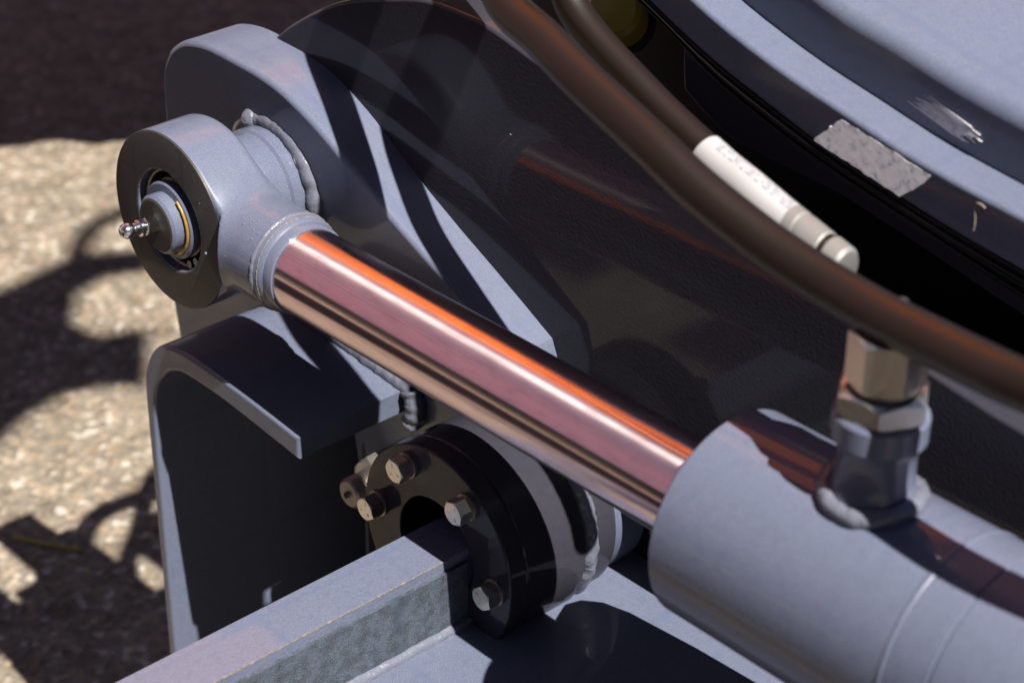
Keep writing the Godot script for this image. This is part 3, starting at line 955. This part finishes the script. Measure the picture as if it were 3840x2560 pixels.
func build_hoses() -> void:
	var p1 := spline3([Vector3(0.27, 0.24, -0.05), Vector3(0.225, 0.265, -0.1), Vector3(0.182, 0.27, -0.139), Vector3(0.157, 0.27, -0.148), Vector3(0.129, 0.27, -0.149), Vector3(0.099, 0.27, -0.132), Vector3(0.075, 0.262, -0.101), Vector3(0.058, 0.238, -0.069), Vector3(0.045, 0.2105, -0.043), Vector3(0.03, 0.1895, -0.0147), Vector3(0.02, 0.1836, 0.0242), Vector3(0.012, 0.1774, 0.0570), Vector3(0.004, 0.1665, 0.1078), Vector3(0.0005, 0.1568, 0.1420), Vector3(0.0, 0.1488, 0.1717), Vector3(0.0, 0.1435, 0.1955), Vector3(0.0, 0.1395, 0.2234), Vector3(-0.002, 0.1386, 0.2477), Vector3(-0.007, 0.141, 0.276), Vector3(-0.014, 0.1452, 0.311), Vector3(-0.0165, 0.1475, 0.334), Vector3(-0.018, 0.155, 0.42), Vector3(0.01, 0.17, 0.6)], 10)
	var t := thing("front_hose", "thick black rubber hose nearest the camera, running the whole way above the barrel", "hose", Vector3(-0.015, 0.12, 0.25), "black hydraulic hoses above the barrel")
	part("hose_wall", pipe(p1, 0.0101, 36), M.rubber, t)
	var h := thing("labelled_hose", "black rubber hose behind the front one, with white paper label and silver ferrule", "hose", Vector3(0.035, 0.13, 0.1), "black hydraulic hoses above the barrel")
	var p2 := spline3([Vector3(0.25, 0.26, -0.2), Vector3(0.2, 0.28, -0.16), Vector3(0.173, 0.29, -0.132), Vector3(0.155, 0.29, -0.11), Vector3(0.132, 0.288, -0.086), Vector3(0.102, 0.275, -0.064), Vector3(0.078, 0.24, -0.038), Vector3(0.064, 0.21, -0.012), Vector3(0.055, 0.1834, 0.0100), Vector3(0.047, 0.1614, 0.0665), Vector3(0.042, 0.1466, 0.1165), Vector3(0.04, 0.1415, 0.1396), Vector3(0.04, 0.1348, 0.1605), Vector3(0.04, 0.1265, 0.1890), Vector3(0.04, 0.1234, 0.1996)], 12)
	var k := p2.size()
	part("hose_wall", pipe(p2.slice(0, k - 12), 0.0086, 32), M.rubber, h)
	var lab := Build.new()
	var lp := p2.slice(k - 51, k - 22)
	tube(lab, lp, func(_i: int, _a: float) -> float: return 0.0091, 32)
	part("paper_label", lab.mesh(), M.paper, h, "white printed paper label wrapped round the hose")
	var e: Vector3 = p2[k - 23]
	var d: Vector3 = (p2[k - 1] - e).normalized()
	part("ferrule", turned([Vector2(0.0086, 0.0), Vector2(0.0096, 0.0008), Vector2(0.0096, 0.006), Vector2(0.009, 0.0066), Vector2(0.009, 0.0085), Vector2(0.0096, 0.009), Vector2(0.0096, 0.021), Vector2(0.0088, 0.022), Vector2(0.0088, 0.0245), Vector2(0.0098, 0.0252), Vector2(0.0098, 0.033), Vector2(0.0085, 0.0345), Vector2(0.006, 0.035), Vector2(0.0, 0.035)], e, d, 40), M.crimp, h)

func build_fitting() -> void:
	var at := Vector3(0, 0.0945, 0.254)
	var t := thing("port_fitting", "plated hex nut fitting screwed on the port boss on top of the barrel", "pipe fitting", at)
	var b := Build.new()
	hex_prism(b, at, Vector3.UP, 0.0365, 0.0115, 0.6, 0.12, true)
	var lower := part("lower_nut", b.mesh(), M.zinc, t)
	var c := Build.new()
	hex_prism(c, at + Vector3(0, 0.0128, 0), Vector3.UP, 0.0295, 0.0245, 0.08, 0.12, true)
	part("upper_nut", c.mesh(), M.zinc, t)
	part("neck", turned([Vector2(0.0125, 0.011), Vector2(0.0125, 0.0135)], at, Vector3.UP, 32), M.zinc, lower)
	part("cone_seat", turned([Vector2(0.0105, 0.037), Vector2(0.0100, 0.034), Vector2(0.006, 0.0345), Vector2(0.0035, 0.038)], at, Vector3.UP, 32), M.bright, t)
	part("tube_end", turned([Vector2(0.0033, 0.033), Vector2(0.0033, 0.049), Vector2(0.0022, 0.0525), Vector2(0.0, 0.0532)], at, Vector3(0.05, 1, 0.05), 20), M.zinc, t)

func build_orange() -> void:
	var t := thing("orange_loader", "orange raised boom of a loader beyond the frame, mirrored in the rod and hoses", "loader", Vector3(0.9, -0.55, -1.9))
	var b := Build.new()
	var along := Vector3(0.545, 0.838, -0.1).normalized()
	var up := Vector3(-0.838, 0.545, 0.0)
	var o := Vector3(0.37, 0.57, -1.75)
	slab(b, [Vector2(-0.1, -0.19), Vector2(3.8, -1.3), Vector2(3.8, 1.45), Vector2(-0.1, 0.22)], -0.16, 0.16, 0.02, func(u: float, v: float, w: float) -> Vector3: return o + along * u + up * v + Vector3(0, 0, w))
	part("boom", b.mesh(), M.orange, t)
	part("shadow_slab", plate_y([Vector2(-0.2, -1.3), Vector2(0.342, -0.922), Vector2(0.441, -0.847), Vector2(0.466, -0.827), Vector2(0.487, -0.813), Vector2(0.507, -0.81), Vector2(0.527, -0.798), Vector2(0.541, -0.776), Vector2(0.555, -0.755), Vector2(0.571, -0.751), Vector2(0.594, -0.738), Vector2(0.635, -0.686), Vector2(0.715, -0.635), Vector2(1.6, -0.2), Vector2(1.6, -2.2), Vector2(-0.2, -2.2)], 0.3, 0.65, 0.002), M.black, t).position.z -= 0.034  # unseen slab, edge cut to cast the far shadow on the ground

	var c := thing("shade_sheets", "ragged dark sheets added unseen high above, cut to cast shadows on the ground", "shade sheets", Vector3(0.2, 1.9, 0.8))  # unseen sheets added and cut to darken parts of the ground
	var shift := Vector3(-0.148, 1.6, 1.426)
	part("shade_strip", plate_y([Vector2(-0.12, -0.9), Vector2(0.2, -0.8), Vector2(0.307, -0.818), Vector2(0.367, -0.828), Vector2(0.415, -0.833), Vector2(0.48, -0.789), Vector2(0.451, -0.748), Vector2(0.413, -0.77), Vector2(0.367, -0.76), Vector2(0.328, -0.708), Vector2(0.333, -0.666), Vector2(0.38, -0.646), Vector2(0.313, -0.549), Vector2(0.284, -0.577), Vector2(0.243, -0.593), Vector2(0.19, -0.579), Vector2(0.149, -0.559), Vector2(-0.12, -0.5)], 0.35, 0.36, 0.001), M.black, c).position += shift
	part("shadow_loop", pipe(spline3([Vector3(0.378, 0.35, -0.79), Vector3(0.407, 0.35, -0.831), Vector3(0.443, 0.35, -0.868), Vector3(0.476, 0.35, -0.887), Vector3(0.508, 0.35, -0.89), Vector3(0.544, 0.35, -0.882)]), 0.012, 12), M.black, c).position += shift
	part("wide_shade", plate_y([Vector2(-2.7, -0.4), Vector2(-0.26, -0.4), Vector2(-0.26, 0.7), Vector2(-0.81, 0.7), Vector2(-0.81, 1.01), Vector2(-2.7, 1.01)], 1.95, 1.96, 0.002), M.black, c)
	var u := thing("blocker", "unseen dark canopy standing beyond the frame, shading the ground beside the machine", "blocker", Vector3(-2.0, -0.55, 1.3))  # added out of view to hold off sky and sunlit ground
	part("blocker_sheet", plate_y([Vector2(-4.0, 0.1), Vector2(-1.02, 0.1), Vector2(-1.02, 0.92), Vector2(-0.76, 0.92), Vector2(-0.76, 2.9), Vector2(-4.0, 2.9)], 1.6, 1.63, 0.005), M.black, u)
	for q in [Vector2(-3.95, 0.68), Vector2(-3.95, 2.85), Vector2(-0.82, 2.85)]:
		part("post", turned([Vector2(0.03, -0.55), Vector2(0.03, 1.6)], Vector3(q.x, 0, q.y), Vector3.UP, 16), M.steel, u)
	var w := thing("pink_reflector", "added tall pink building far beyond the frame, mirrored as mauve in the chrome rod", "reflector", Vector3(-6, -0.55, -14))  # added out of view for a mauve reflection in the rod
	var wall := part("wall", plate_z([Vector2(-22, -0.56), Vector2(3.5, -0.56), Vector2(3.5, 17), Vector2(-22, 17)], -14.5, -14.0, 0.02), M.render, w)
	for row in 5:
		for col in 8:
			part("window", plate_z(box_poly(-21.0 + col * 3.0, 1.5 + row * 3.2, -19.8 + col * 3.0, 3.2 + row * 3.2), -14.1, -13.98, 0.01), M.black, wall)
	var x := thing("dark_screen", "added long dark container beyond the frame on the camera side", "screen", Vector3(-5.5, -0.55, -2))  # added out of view to block the bright horizon and bounce
	var side := part("added_wall", plate_x([Vector2(-12, -0.55), Vector2(7, -0.55), Vector2(7, 0.75), Vector2(-12, 0.75)], -6.8, -4.3, 0.02), M.black, x)
	for k in 60:
		part("rib", plate_x(box_poly(-11.8 + k * 0.31, -0.4, -11.65 + k * 0.31, 0.65), -4.301, -4.26, 0.01), M.black, side)
